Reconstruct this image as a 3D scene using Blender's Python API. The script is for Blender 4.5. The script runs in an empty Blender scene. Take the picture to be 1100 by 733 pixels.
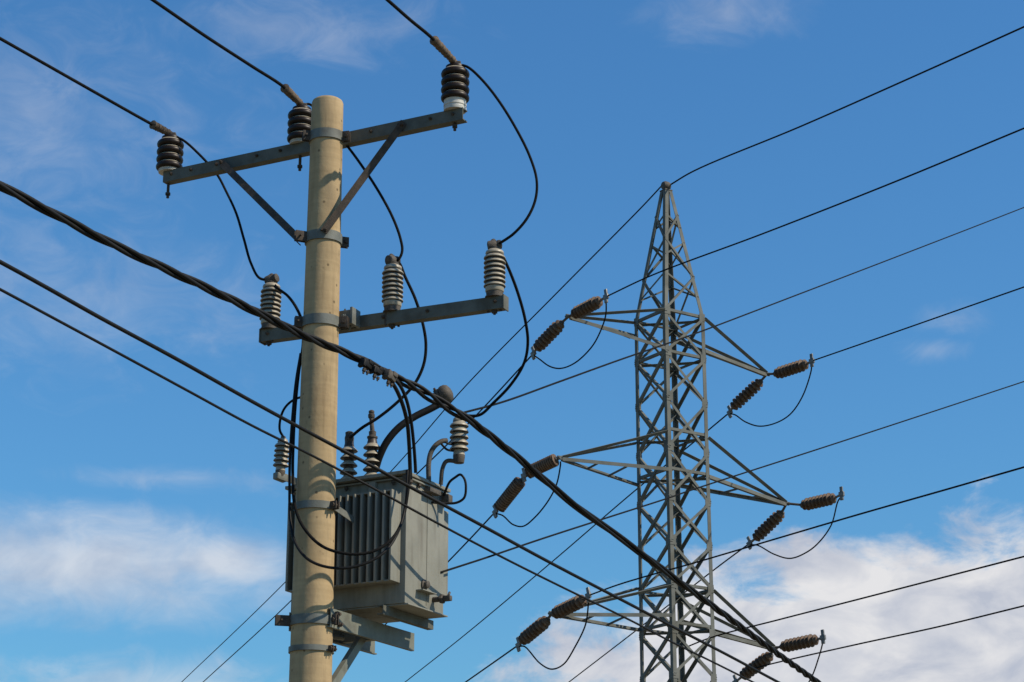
import bpy, bmesh, math, random
from mathutils import Vector, Matrix
R = math.radians
random.seed(7)
scene = bpy.context.scene
col = scene.collection

# ------------------------------------------------------------------ camera, sky, sun, exposure
F_PX = 2240.0                     # focal length in pixels of the 1100 x 733 photograph
PITCH = R(18.0)
CAM = Vector((0, 0, 2.4))
cam = bpy.data.cameras.new('camera')
cam.sensor_width = 36.0
cam.lens = F_PX / 1100 * 36.0
cam.clip_start = 0.1
cam.clip_end = 6000
camo = bpy.data.objects.new('camera', cam)
camo.location = CAM
camo.rotation_euler = (R(90) + PITCH, 0, 0)
col.objects.link(camo)
scene.camera = camo

SUN_EL, SUN_AZ = R(44), R(109)    # azimuth clockwise from +Y (the view direction)
sun = bpy.data.lights.new('sun', 'SUN')
sun.energy = 5.0
sun.angle = R(0.5)
sun.color = (1.0, 0.89, 0.72)
suno = bpy.data.objects.new('sun', sun)
suno.location = (30, -30, 60)
to_sun = Vector((math.sin(SUN_AZ) * math.cos(SUN_EL), math.cos(SUN_AZ) * math.cos(SUN_EL), math.sin(SUN_EL)))
suno.rotation_euler = to_sun.to_track_quat('Z', 'Y').to_euler()
col.objects.link(suno)

scene.view_settings.view_transform = 'Standard'
scene.view_settings.look = 'None'
scene.view_settings.gamma = 1
scene.view_settings.use_curve_mapping = False
scene.view_settings.exposure = 0.0


def pix_dir(px, py):
    v = Vector(((px - 550) / F_PX, 1.0, -(py - 366.5) / F_PX))
    c, s = math.cos(PITCH), math.sin(PITCH)
    return Vector((v.x, v.y * c - v.z * s, v.y * s + v.z * c))


def P(px, py, Y):                 # point of the place that stands Y metres ahead
    d = pix_dir(px, py)
    return CAM + d * (Y / d.y)


def build_world():
    w = bpy.data.worlds.new('World')
    scene.world = w
    w.use_nodes = True
    nt = w.node_tree
    nt.nodes.clear()
    N = nt.nodes.new
    L = nt.links.new

    def math_(op, a, b=None, c=None, clamp=False):
        n = N('ShaderNodeMath')
        n.operation = op
        n.use_clamp = clamp
        for i, v in enumerate((a, b, c)):
            if v is None:
                continue
            if isinstance(v, (int, float)):
                n.inputs[i].default_value = v
            else:
                L(v, n.inputs[i])
        return n.outputs[0]

    def smooth(x, lo, hi):
        n = N('ShaderNodeMapRange')
        n.interpolation_type = 'SMOOTHSTEP'
        n.inputs['From Min'].default_value = lo
        n.inputs['From Max'].default_value = hi
        L(x, n.inputs['Value'])
        return n.outputs[0]

    out = N('ShaderNodeOutputWorld')
    bg = N('ShaderNodeBackground')
    sky = N('ShaderNodeTexSky')
    sky.sky_type = 'NISHITA'
    sky.sun_disc = False
    sky.sun_elevation = SUN_EL
    sky.sun_rotation = SUN_AZ
    sky.altitude = 0
    sky.air_density = 1.5
    sky.dust_density = 0.3
    sky.ozone_density = 3.0
    tint = N('ShaderNodeMix')
    tint.data_type = 'RGBA'
    tint.blend_type = 'MULTIPLY'
    tint.inputs['Factor'].default_value = 1.0
    L(sky.outputs[0], tint.inputs['A'])
    tint.inputs['B'].default_value = (SKY_TINT[0], SKY_TINT[1], SKY_TINT[2], 1)

    tc = N('ShaderNodeTexCoord')
    sep = N('ShaderNodeSeparateXYZ')
    L(tc.outputs['Generated'], sep.inputs[0])
    az = math_('ARCTAN2', sep.outputs[0], sep.outputs[1])
    el = math_('ARCSINE', sep.outputs[2])
    U = math_('MULTIPLY', az, 10.0)
    V = math_('MULTIPLY', el, 10.0)
    comb = N('ShaderNodeCombineXYZ')
    L(U, comb.inputs[0])
    L(math_('MULTIPLY', V, 1.7), comb.inputs[1])

    def noise(scale, detail=6, rough=0.55, off=0.0, dist=0.0):
        mp = N('ShaderNodeMapping')
        mp.inputs['Location'].default_value = (off, off * 1.7, off * 0.3)
        L(comb.outputs[0], mp.inputs[0])
        n = N('ShaderNodeTexNoise')
        n.inputs['Scale'].default_value = scale
        n.inputs['Detail'].default_value = detail
        n.inputs['Roughness'].default_value = rough
        n.inputs['Distortion'].default_value = dist
        L(mp.outputs[0], n.inputs['Vector'])
        return n.outputs[0]

    def uv_of(px, py):
        d = pix_dir(px, py).normalized()
        return math.atan2(d.x, d.y) * 10, math.asin(d.z) * 10

    def blob(px, py, rx, ry, power=1.0):   # soft elliptical field, 1 at its middle, 0 at its rim
        u, v = uv_of(px, py)
        ru, rv = rx / F_PX * 10, ry / F_PX * 10
        du = math_('DIVIDE', math_('SUBTRACT', U, u), ru)
        dv = math_('DIVIDE', math_('SUBTRACT', V, v), rv)
        r = math_('SQRT', math_('ADD', math_('MULTIPLY', du, du), math_('MULTIPLY', dv, dv)))
        return math_('SUBTRACT', 1.0, r)

    def cloud(fields, nz, amp, lo, hi, dens, holes=()):
        f = fields[0]
        for g in fields[1:]:
            f = math_('MAXIMUM', f, g)
        for g in holes:
            f = math_('SUBTRACT', f, math_('MULTIPLY', math_('MAXIMUM', g, 0.0), 0.62))
        f = math_('ADD', f, math_('MULTIPLY', math_('SUBTRACT', nz, 0.5), amp))
        return math_('MULTIPLY', smooth(f, lo, hi), dens)

    n_big = noise(2.3, 10, 0.6, 3.1, 0.35)
    n_mid = noise(2.6, 10, 0.62, 9.4, 0.9)
    masks = []
    # the big cumulus low on the right, with a ragged blue gap in it
    masks.append(cloud([blob(1010, 730, 370, 160), blob(850, 752, 300, 140), blob(1085, 690, 240, 128), blob(1190, 660, 220, 120), blob(900, 668, 260, 98), blob(640, 792, 150, 66)],
                       n_big, 1.5, -0.06, 0.36, 0.97, holes=[blob(848, 642, 110, 40)]))
    # the soft flat bank low on the left
    masks.append(cloud([blob(70, 606, 300, 70), blob(235, 604, 110, 40), blob(-60, 600, 220, 66)], n_mid, 0.9, -0.15, 0.95, 0.70))
    masks.append(cloud([blob(150, 738, 200, 46)], n_mid, 1.6, 0.0, 1.0, 0.42))
    # thin veils and wisps
    masks.append(cloud([blob(40, 130, 280, 160), blob(90, 320, 280, 110), blob(330, 30, 240, 50)], n_mid, 2.2, 0.0, 1.6, 0.27))
    masks.append(cloud([blob(775, 12, 120, 50)], n_mid, 1.6, 0.0, 1.5, 0.36))
    masks.append(cloud([blob(1025, 343, 60, 26), blob(1000, 376, 55, 20)], n_mid, 1.8, 0.1, 1.5, 0.28))
    masks.append(cloud([blob(180, 515, 210, 20)], n_mid, 2.0, 0.1, 1.5, 0.32))
    cov = masks[0]
    for m in masks[1:]:
        cov = math_('MAXIMUM', cov, m)
    # colour of the cloud: whiter billows, greyer hollows
    ramp = N('ShaderNodeValToRGB')
    ramp.color_ramp.elements[0].position = 0.36
    ramp.color_ramp.elements[0].color = (0.49, 0.525, 0.62, 1)
    ramp.color_ramp.elements[1].position = 0.62
    ramp.color_ramp.elements[1].color = (0.80, 0.79, 0.80, 1)
    L(noise(2.1, 7, 0.55, 1.3, 0.4), ramp.inputs[0])

    strength = N('ShaderNodeMix')
    strength.data_type = 'RGBA'
    strength.blend_type = 'MULTIPLY'
    strength.inputs['Factor'].default_value = 1.0
    k = 1.0 / SKY_STRENGTH
    strength.inputs['B'].default_value = (k, k, k, 1)
    L(ramp.outputs[0], strength.inputs['A'])
    mix = N('ShaderNodeMix')
    mix.data_type = 'RGBA'
    L(cov, mix.inputs['Factor'])
    L(tint.outputs['Result'], mix.inputs['A'])
    mix.clamp_factor = True
    L(strength.outputs['Result'], mix.inputs['B'])
    L(mix.outputs['Result'], bg.inputs['Color'])
    bg.inputs['Strength'].default_value = SKY_STRENGTH
    L(bg.outputs[0], out.inputs[0])


SKY_STRENGTH = 0.15
SKY_TINT = (0.283, 0.578, 0.845)
build_world()


# ------------------------------------------------------------------ materials
def mat(name, c1, c2, scale=8.0, rough=0.7, metal=0.0, bump=0.0, bscale=60.0, stretch=(1, 1, 1), spec=0.5, detail=6,
        stain=None, lo=0.35, hi=0.65, coat=0.0):
    m = bpy.data.materials.new(name)
    m.use_nodes = True
    nt = m.node_tree
    b = nt.nodes['Principled BSDF']
    tc = nt.nodes.new('ShaderNodeTexCoord')
    mp = nt.nodes.new('ShaderNodeMapping')
    mp.inputs['Scale'].default_value = stretch
    nt.links.new(tc.outputs['Object'], mp.inputs[0])
    n = nt.nodes.new('ShaderNodeTexNoise')
    n.inputs['Scale'].default_value = scale
    n.inputs['Detail'].default_value = detail
    n.inputs['Roughness'].default_value = 0.62
    nt.links.new(mp.outputs[0], n.inputs['Vector'])
    r = nt.nodes.new('ShaderNodeValToRGB')
    r.color_ramp.elements[0].position = lo
    r.color_ramp.elements[0].color = (*c1, 1)
    r.color_ramp.elements[1].position = hi
    r.color_ramp.elements[1].color = (*c2, 1)
    nt.links.new(n.outputs[0], r.inputs[0])
    colour = r.outputs[0]
    if stain:
        sc, colr, slo, shi, amt, st = stain
        mp2 = nt.nodes.new('ShaderNodeMapping')
        mp2.inputs['Scale'].default_value = st
        mp2.inputs['Location'].default_value = (3.3, 1.2, 5.1)
        nt.links.new(tc.outputs['Object'], mp2.inputs[0])
        n2 = nt.nodes.new('ShaderNodeTexNoise')
        n2.inputs['Scale'].default_value = sc
        n2.inputs['Detail'].default_value = 7
        nt.links.new(mp2.outputs[0], n2.inputs['Vector'])
        mr = nt.nodes.new('ShaderNodeMapRange')
        mr.inputs['From Min'].default_value = slo
        mr.inputs['From Max'].default_value = shi
        mr.inputs['To Max'].default_value = amt
        nt.links.new(n2.outputs[0], mr.inputs['Value'])
        mx = nt.nodes.new('ShaderNodeMix')
        mx.data_type = 'RGBA'
        nt.links.new(mr.outputs[0], mx.inputs['Factor'])
        nt.links.new(colour, mx.inputs['A'])
        mx.inputs['B'].default_value = (*colr, 1)
        colour = mx.outputs['Result']
    nt.links.new(colour, b.inputs['Base Color'])
    b.inputs['Roughness'].default_value = rough
    b.inputs['Metallic'].default_value = metal
    b.inputs['Specular IOR Level'].default_value = spec
    b.inputs['Coat Weight'].default_value = coat
    if bump:
        bn = nt.nodes.new('ShaderNodeTexNoise')
        bn.inputs['Scale'].default_value = bscale
        bn.inputs['Detail'].default_value = 5
        nt.links.new(tc.outputs['Object'], bn.inputs['Vector'])
        bp = nt.nodes.new('ShaderNodeBump')
        bp.inputs['Strength'].default_value = bump
        bp.inputs['Distance'].default_value = 0.01
        nt.links.new(bn.outputs[0], bp.inputs['Height'])
        nt.links.new(bp.outputs[0], b.inputs['Normal'])
    return m


M = {}
M['concrete'] = mat('concrete', (0.33, 0.237, 0.128), (0.415, 0.304, 0.168), 5, 0.85, bump=0.16, bscale=38, stretch=(1, 1, 0.6), spec=0.2,
                    stain=(2.2, (0.15, 0.122, 0.085), 0.55, 0.75, 0.45, (3.5, 3.5, 0.8)))


def weather_concrete(m):
    # casting rings, small air holes and a few smudges of the concrete itself
    nt = m.node_tree
    b = nt.nodes['Principled BSDF']
    src = b.inputs['Base Color'].links[0].from_socket
    tc = nt.nodes.new('ShaderNodeTexCoord')

    def node(kind, **kw):
        n = nt.nodes.new(kind)
        for k, v in kw.items():
            n.inputs[k].default_value = v
        return n

    def mapped(scale, loc=(0, 0, 0)):
        mp = node('ShaderNodeMapping', Scale=scale, Location=loc)
        nt.links.new(tc.outputs['Object'], mp.inputs[0])
        return mp.outputs[0]

    def rng(sock, a, c, lo, hi):
        r = nt.nodes.new('ShaderNodeMapRange')
        for k, v in (('From Min', a), ('From Max', c), ('To Min', lo), ('To Max', hi)):
            r.inputs[k].default_value = v
        nt.links.new(sock, r.inputs['Value'])
        return r.outputs[0]

    def mul(colour, fac):
        x = nt.nodes.new('ShaderNodeVectorMath')
        x.operation = 'SCALE'
        nt.links.new(colour, x.inputs[0])
        nt.links.new(fac, x.inputs['Scale'])
        return x.outputs[0]
    ring = node('ShaderNodeTexNoise', Scale=1.0, Detail=4)
    nt.links.new(mapped((0.6, 0.6, 26)), ring.inputs['Vector'])
    out = mul(src, rng(ring.outputs[0], 0.35, 0.65, 0.92, 1.06))
    vor = node('ShaderNodeTexVoronoi', Scale=11.0)
    nt.links.new(mapped((1, 1, 0.9), (0.3, 0.8, 0.2)), vor.inputs['Vector'])
    out = mul(out, rng(vor.outputs['Distance'], 0.07, 0.14, 0.45, 1.0))
    sm = node('ShaderNodeTexNoise', Scale=7.0, Detail=8, Roughness=0.7)
    nt.links.new(mapped((1, 1, 0.8), (7.1, 2.2, 1.4)), sm.inputs['Vector'])
    out = mul(out, rng(sm.outputs[0], 0.62, 0.74, 1.0, 0.55))
    run = node('ShaderNodeTexNoise', Scale=6.0, Detail=6, Roughness=0.6)
    nt.links.new(mapped((3.2, 3.2, 0.22), (2.4, 9.1, 0.7)), run.inputs['Vector'])
    out = mul(out, rng(run.outputs[0], 0.54, 0.68, 1.0, 0.80))
    nt.links.new(out, b.inputs['Base Color'])


weather_concrete(M['concrete'])
M['galv'] = mat('galvanised_steel', (0.115, 0.12, 0.105), (0.17, 0.177, 0.157), 9, 0.6, 0.05, 0.1, 120, spec=0.25,
                stain=(6, (0.08, 0.065, 0.045), 0.58, 0.75, 0.6, (1, 1, 1)))
M['arm'] = mat('painted_steel', (0.082, 0.083, 0.068), (0.128, 0.128, 0.106), 7, 0.65, 0.0, 0.1, 120, spec=0.2,
               stain=(7, (0.07, 0.055, 0.035), 0.55, 0.75, 0.7, (1, 1, 1)))
M['rusty'] = mat('rusty_steel', (0.03, 0.024, 0.018), (0.075, 0.052, 0.035), 18, 0.8, 0.1, 0.3, 160)
M['tower'] = mat('tower_steel', (0.105, 0.109, 0.098), (0.16, 0.163, 0.145), 2.0, 0.8, 0.0, 0.0, spec=0.12,
                 stain=(1.5, (0.09, 0.08, 0.055), 0.55, 0.75, 0.6, (1, 1, 1)))
M['dark_porcelain'] = mat('dark_porcelain', (0.011, 0.007, 0.005), (0.024, 0.015, 0.010), 20, 0.42, spec=0.22)
M['brown_shade_porcelain'] = mat('brown_shade_porcelain', (0.028, 0.02, 0.014), (0.055, 0.038, 0.027), 24, 0.5)  # dark brown carries the shade under and between the sheds
M['cream_porcelain'] = mat('cream_porcelain', (0.25, 0.215, 0.155), (0.36, 0.315, 0.235), 16, 0.45)  # own colour of rims and collars; also the glint painted on dark lobes
M['white_porcelain'] = mat('white_porcelain', (0.42, 0.40, 0.35), (0.54, 0.52, 0.46), 12, 0.45)
M['string_rubber'] = mat('string_glaze', (0.075, 0.046, 0.028), (0.155, 0.102, 0.066), 9, 0.65, spec=0.2)
M['cap'] = mat('cast_cap', (0.05, 0.042, 0.034), (0.11, 0.092, 0.072), 22, 0.75, 0.2, 0.3, 150)
M['tank'] = mat('tank_paint', (0.195, 0.192, 0.160), (0.238, 0.233, 0.195), 4, 0.6, 0.0, 0.06, 60, spec=0.2,
                stain=(3, (0.115, 0.10, 0.075), 0.50, 0.74, 0.6, (5, 5, 0.55)))
M['carrier'] = mat('carrier_paint', (0.125, 0.128, 0.10), (0.175, 0.178, 0.14), 5, 0.6, 0.0, 0.06, 60,
                   stain=(4, (0.08, 0.07, 0.05), 0.52, 0.74, 0.7, (2, 2, 2)))
M['wire'] = mat('weathered_conductor', (0.005, 0.005, 0.005), (0.011, 0.0105, 0.01), 30, 0.85, 0.0, spec=0.12)
M['black_cable'] = mat('black_cable', (0.0045, 0.0045, 0.0045), (0.010, 0.0095, 0.009), 14, 0.6, spec=0.2)
M['grip'] = mat('weathered_binding', (0.06, 0.042, 0.028), (0.16, 0.115, 0.075), 40, 0.8, 0.1, 0.5, 160)
M['clampmetal'] = mat('clamp_metal', (0.10, 0.10, 0.095), (0.22, 0.215, 0.20), 14, 0.55, 0.4)
M['ground'] = mat('dry_grass_ground', (0.13, 0.11, 0.06), (0.21, 0.17, 0.10), 0.35, 0.95, bump=0.4, bscale=4,
                  stain=(0.05, (0.16, 0.13, 0.09), 0.5, 0.7, 0.7, (1, 1, 1)))


# ------------------------------------------------------------------ helpers
def tag(o, label=None, cat=None, group=None, kind=None):
    if label:
        o['label'] = label
    if cat:
        o['category'] = cat
    if group:
        o['group'] = group
    if kind:
        o['kind'] = kind
    return o


def empty(name, loc, label, cat, group=None):
    o = bpy.data.objects.new(name, None)
    o.empty_display_size = 0.1
    o.location = loc
    col.objects.link(o)
    return tag(o, label, cat, group)


def world_loc(o):
    v = Vector((0, 0, 0))
    while o:
        v = v + o.location
        o = o.parent
    return v


def obj(name, bm, m, parent=None, origin=None, smooth=40):
    base = world_loc(parent) if parent else Vector((0, 0, 0))
    org = Vector(origin) if origin is not None else base
    for v in bm.verts:
        v.co -= org
    bmesh.ops.recalc_face_normals(bm, faces=bm.faces[:])
    me = bpy.data.meshes.new(name)
    bm.to_mesh(me)
    bm.free()
    for x in (m if isinstance(m, (list, tuple)) else [m]):
        me.materials.append(x)
    if smooth:
        for p in me.polygons:
            p.use_smooth = True
        me.set_sharp_from_angle(angle=R(smooth))
    o = bpy.data.objects.new(name, me)
    o.location = org - base
    col.objects.link(o)
    if parent:
        o.parent = parent
    return o


def copy_tree(o, parent=None):
    c = o.copy()
    col.objects.link(c)
    if parent:
        c.parent = parent
    for ch in [x for x in bpy.data.objects if x.parent == o]:
        copy_tree(ch, c)
    return c


def nb():
    return bmesh.new()


def frame_of(d, hint=Vector((0, 0, 1))):
    d = d.normalized()
    if abs(d.dot(hint)) > 0.97:
        hint = Vector((1, 0, 0))
    u = hint.cross(d).normalized()
    v = d.cross(u).normalized()
    return u, v


def add_box(bm, c, ex, ey, ez, sx, sy, sz, bev=0.0, mi=0):
    """box of full sizes sx, sy, sz along unit vectors ex, ey, ez centred on c"""
    c = Vector(c)
    vs = []
    for i in (-1, 1):
        for j in (-1, 1):
            for k in (-1, 1):
                vs.append(bm.verts.new(c + ex * (i * sx / 2) + ey * (j * sy / 2) + ez * (k * sz / 2)))
    idx = [(0, 1, 3, 2), (4, 6, 7, 5), (0, 4, 5, 1), (2, 3, 7, 6), (0, 2, 6, 4), (1, 5, 7, 3)]
    fs = [bm.faces.new([vs[i] for i in q]) for q in idx]
    for f in fs:
        f.material_index = mi
    if bev:
        es = list({e for f in fs for e in f.edges})
        bmesh.ops.bevel(bm, geom=es, offset=bev, segments=2, affect='EDGES', profile=0.6)


def add_prism(bm, p, q, u, v, prof):
    """extrude a 2-D outline given in (u, v) from p to q"""
    a = [bm.verts.new(p + u * x + v * y) for x, y in prof]
    b = [bm.verts.new(q + u * x + v * y) for x, y in prof]
    n = len(prof)
    for i in range(n):
        bm.faces.new((a[i], a[(i + 1) % n], b[(i + 1) % n], b[i]))
    bm.faces.new(a[::-1])
    bm.faces.new(b)


def add_angle(bm, p, q, u, v, w, t):
    add_prism(bm, Vector(p), Vector(q), u, v, [(0, 0), (w, 0), (w, t), (t, t), (t, w), (0, w)])


def add_channel(bm, p, q, u, v, h, d, t):
    """C channel: web of height h (along v, centred) at u = 0, flanges reaching d along u"""
    add_prism(bm, Vector(p), Vector(q), u, v,
              [(0, -h / 2), (d, -h / 2), (d, -h / 2 + t), (t, -h / 2 + t), (t, h / 2 - t), (d, h / 2 - t), (d, h / 2), (0, h / 2)])


def catmull(pts, n=8):
    pts = [Vector(p) for p in pts]
    if len(pts) == 2:
        return [pts[0].lerp(pts[1], i / n) for i in range(n + 1)]
    ext = [pts[0] * 2 - pts[1]] + pts + [pts[-1] * 2 - pts[-2]]
    out = []
    for i in range(1, len(ext) - 2):
        p0, p1, p2, p3 = ext[i - 1:i + 3]
        # centripetal
        def tj(ti, a, b):
            return ti + max((b - a).length, 1e-5) ** 0.5
        t0 = 0
        t1 = tj(t0, p0, p1)
        t2 = tj(t1, p1, p2)
        t3 = tj(t2, p2, p3)
        for k in range(n):
            t = t1 + (t2 - t1) * k / n
            A1 = p0 * ((t1 - t) / (t1 - t0)) + p1 * ((t - t0) / (t1 - t0))
            A2 = p1 * ((t2 - t) / (t2 - t1)) + p2 * ((t - t1) / (t2 - t1))
            A3 = p2 * ((t3 - t) / (t3 - t2)) + p3 * ((t - t2) / (t3 - t2))
            B1 = A1 * ((t2 - t) / (t2 - t0)) + A2 * ((t - t0) / (t2 - t0))
            B2 = A2 * ((t3 - t) / (t3 - t1)) + A3 * ((t - t1) / (t3 - t1))
            out.append(B1 * ((t2 - t) / (t2 - t1)) + B2 * ((t - t1) / (t2 - t1)))
    out.append(pts[-1])
    return out


def add_tube(bm, pts, r, seg=10, cap=True):
    rs = r if isinstance(r, (list, tuple)) else [r] * len(pts)
    rings = []
    u = None
    for i, p in enumerate(pts):
        d = (pts[min(i + 1, len(pts) - 1)] - pts[max(i - 1, 0)])
        if d.length < 1e-9:
            d = Vector((0, 0, 1))
        d.normalize()
        if u is None:
            u, v = frame_of(d)
        else:
            u = (u - d * u.dot(d))
            if u.length < 1e-6:
                u, _ = frame_of(d)
            u.normalize()
            v = d.cross(u)
        rings.append([bm.verts.new(p + (u * math.cos(2 * math.pi * k / seg) + v * math.sin(2 * math.pi * k / seg)) * rs[i]) for k in range(seg)])
    for a, b in zip(rings, rings[1:]):
        for k in range(seg):
            bm.faces.new((a[k], a[(k + 1) % seg], b[(k + 1) % seg], b[k]))
    if cap:
        bm.faces.new(rings[0][::-1])
        bm.faces.new(rings[-1])


def add_lathe(bm, o, axis, prof, seg=28, mats=None):
    """prof: list of (radius, distance along axis)"""
    axis = axis.normalized()
    u, v = frame_of(axis)
    rings = []
    for r, h in prof:
        r = max(r, 0.0005)
        rings.append([bm.verts.new(o + axis * h + (u * math.cos(2 * math.pi * k / seg) + v * math.sin(2 * math.pi * k / seg)) * r) for k in range(seg)])
    for i, (a, b) in enumerate(zip(rings, rings[1:])):
        for k in range(seg):
            f = bm.faces.new((a[k], a[(k + 1) % seg], b[(k + 1) % seg], b[k]))
            if mats:
                f.material_index = mats[i]
    f = bm.faces.new(rings[0][::-1])
    f.material_index = mats[0] if mats else 0
    f = bm.faces.new(rings[-1])
    f.material_index = mats[-1] if mats else 0


def add_bolt(bm, c, axis, r=0.014, l=0.03):
    add_lathe(bm, Vector(c), axis, [(r, 0), (r, l * 0.55), (r * 0.55, l * 0.56), (r * 0.55, l)], 6)


def path(pix, knots):
    """pixel polyline -> world points, 1/Y interpolated over the pixel x between knots"""
    kn = sorted(knots)
    out = []
    for px, py in pix:
        if px <= kn[0][0]:
            a, b = kn[0], kn[1]
        elif px >= kn[-1][0]:
            a, b = kn[-2], kn[-1]
        else:
            for a, b in zip(kn, kn[1:]):
                if a[0] <= px <= b[0]:
                    break
        t = (px - a[0]) / (b[0] - a[0])
        out.append(P(px, py, 1 / ((1 - t) / a[1] + t / b[1])))
    return out


Z = Vector((0, 0, 1))
X = Vector((1, 0, 0))
YV = Vector((0, 1, 0))

# ------------------------------------------------------------------ ground
bm = nb()
S = 3000
n = 24
grid = [[bm.verts.new((-S + 2 * S * i / n, -600 + (S + 600) * j / n, 0)) for j in range(n + 1)] for i in range(n + 1)]
for i in range(n):
    for j in range(n):
        bm.faces.new((grid[i][j], grid[i + 1][j], grid[i + 1][j + 1], grid[i][j + 1]))
tag(obj('ground', bm, M['ground'], smooth=0), 'dry grassy ground under the pole and tower', 'ground', kind='structure')

# ------------------------------------------------------------------ lattice tower
TY = 54.0
axis_p = P(719, 344, TY)
TX = axis_p.x
TA = Vector((0.832, 0.555, 0))        # along the crossarms, to the right and away
TB = Vector((0.555, -0.832, 0))       # across, towards the viewer


def t_width(z):
    if z >= Z_TOP:
        f = min(1, (z - Z_TOP) / (Z_APEX - Z_TOP))
        return 1.36 * (1 - f) + 0.24 * f
    w = 1.36 + (Z_TOP - z) * 0.0035
    if z < 5.5:
        w += (5.5 - z) * 0.10
    return w


def t_corner(name, z):
    w = t_width(z) / 2
    sa, sb = {'L': (-1, -1), 'N': (-1, 1), 'R': (1, 1), 'F': (1, -1)}[name]
    return Vector((TX, TY, z)) + TA * (sa * w) + TB * (sb * w)


def z_at(py, Y):
    d = pix_dir(550, py)
    return CAM.z + d.z / d.y * Y


YR = TY + 0.68 * (TA.y + TB.y)
Z_TOP = z_at(342, YR)
Z_APEX = z_at(206, TY)
node_z = [z_at(y, YR) for y in (342, 386, 434, 487, 540, 587, 633, 681, 729, 778)]
zz = node_z[-1]
while zz > 1.6:
    zz -= 1.35
    node_z.append(max(zz, 0.15))
tower = empty('lattice_tower', (TX, TY, 0), 'tall grey steel lattice transmission tower with three pairs of arms', 'pylon')
LEG_W, LEG_T = 0.115, 0.014
for nm in 'LNRF':
    bm = nb()
    sa, sb = {'L': (1, 1), 'N': (1, -1), 'R': (-1, -1), 'F': (-1, 1)}[nm]
    zs = [0.0, 5.5, Z_TOP, Z_APEX]
    for z0, z1 in zip(zs, zs[1:]):
        add_angle(bm, t_corner(nm, z0), t_corner(nm, z1), TA * sa, TB * sb, LEG_W, LEG_T)
    obj('leg', bm, M['tower'], tower, smooth=0)
bm = nb()
top_c = Vector((TX, TY, Z_APEX))
add_box(bm, top_c + Z * 0.02, TA, TB, Z, 0.26, 0.26, 0.03)
add_box(bm, top_c + Z * 0.13, TA, TB, Z, 0.20, 0.08, 0.20, 0.02)
add_lathe(bm, top_c + Z * 0.17 - TA * 0.13, TA, [(0.03, 0), (0.10, 0.02), (0.13, 0.08), (0.13, 0.18), (0.10, 0.24), (0.03, 0.26)], 14)
obj('peak_cap', bm, M['cap'], tower)
FACES = [('L', 'N', -TA), ('N', 'R', TB), ('R', 'F', TA), ('F', 'L', -TB)]


def bar(name, p, q, nrm, w=0.075, t=0.01, parent=tower, inset=0.0, m='tower', flip=False):
    d = (q - p).normalized()
    inpl = d.cross(nrm).normalized() * (-1 if flip else 1)
    bm = nb()
    o = nrm * inset
    add_angle(bm, p + o - inpl * w / 2, q + o - inpl * w / 2, inpl, -nrm, w, t)
    return obj(name, bm, M[m], parent, origin=world_loc(parent), smooth=0)


# X bracing, panel by panel
for k in range(len(node_z) - 1):
    z1, z0 = node_z[k], node_z[k + 1]
    if z0 < 1.0:
        continue
    if k > 10:
        break
    for a, b, nrm in FACES:
        bar('diagonal_brace', t_corner(a, z1), t_corner(b, z0), nrm, inset=-0.018)
        bar('diagonal_brace', t_corner(b, z1), t_corner(a, z0), nrm, inset=0.012)
for k, z in enumerate(node_z[:11]):
    for nm in 'LNRF':
        sa, sb = {'L': (1, 1), 'N': (1, -1), 'R': (-1, -1), 'F': (-1, 1)}[nm]
        c = t_corner(nm, z) - TA * sa * 0.009 - TB * sb * 0.009
        bm = nb()
        add_angle(bm, c - Z * 0.11, c + Z * 0.11, TA * sa, TB * sb, 0.19, 0.008)
        obj('gusset_plate', bm, M['tower'], tower, smooth=0)
# peak: single lacing
pk = [Z_TOP, z_at(300, TY), z_at(262, TY), z_at(232, TY)]
for k, (za, zb) in enumerate(zip(pk, pk[1:])):
    for j, (a, b, nrm) in enumerate(FACES):
        p, q = (a, b) if (k + j) % 2 else (b, a)
        bar('peak_lacing', t_corner(p, za), t_corner(q, zb), nrm, 0.06, inset=0.012)
        bar('peak_lacing', t_corner(q, (za + zb) / 2), t_corner(p, zb), nrm, 0.05, inset=-0.018)
# plan frames at the arm levels
ring_z = [node_z[0], node_z[1], z_at(469, YR), z_at(511, YR), z_at(634, YR), z_at(675, YR)]
for z in ring_z:
    for a, b, nrm in FACES:
        bar('plan_beam', t_corner(a, z) - nrm * 0.05, t_corner(b, z) - nrm * 0.05, -Z, 0.075, inset=0.006 if nrm.dot(TA) == 0 else 0.02)
    bar('plan_beam', t_corner('L', z - 0.03), t_corner('R', z - 0.03), Z, 0.06, inset=-0.03)

CP = Vector((TX, TY, 0))


def arm_point(px, py):                 # a pixel onto the vertical plane through the tower axis along the arms
    d = pix_dir(px, py)
    nrm = TB
    t = (CP - CAM).dot(nrm) / d.dot(nrm)
    return CAM + d * t


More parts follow.
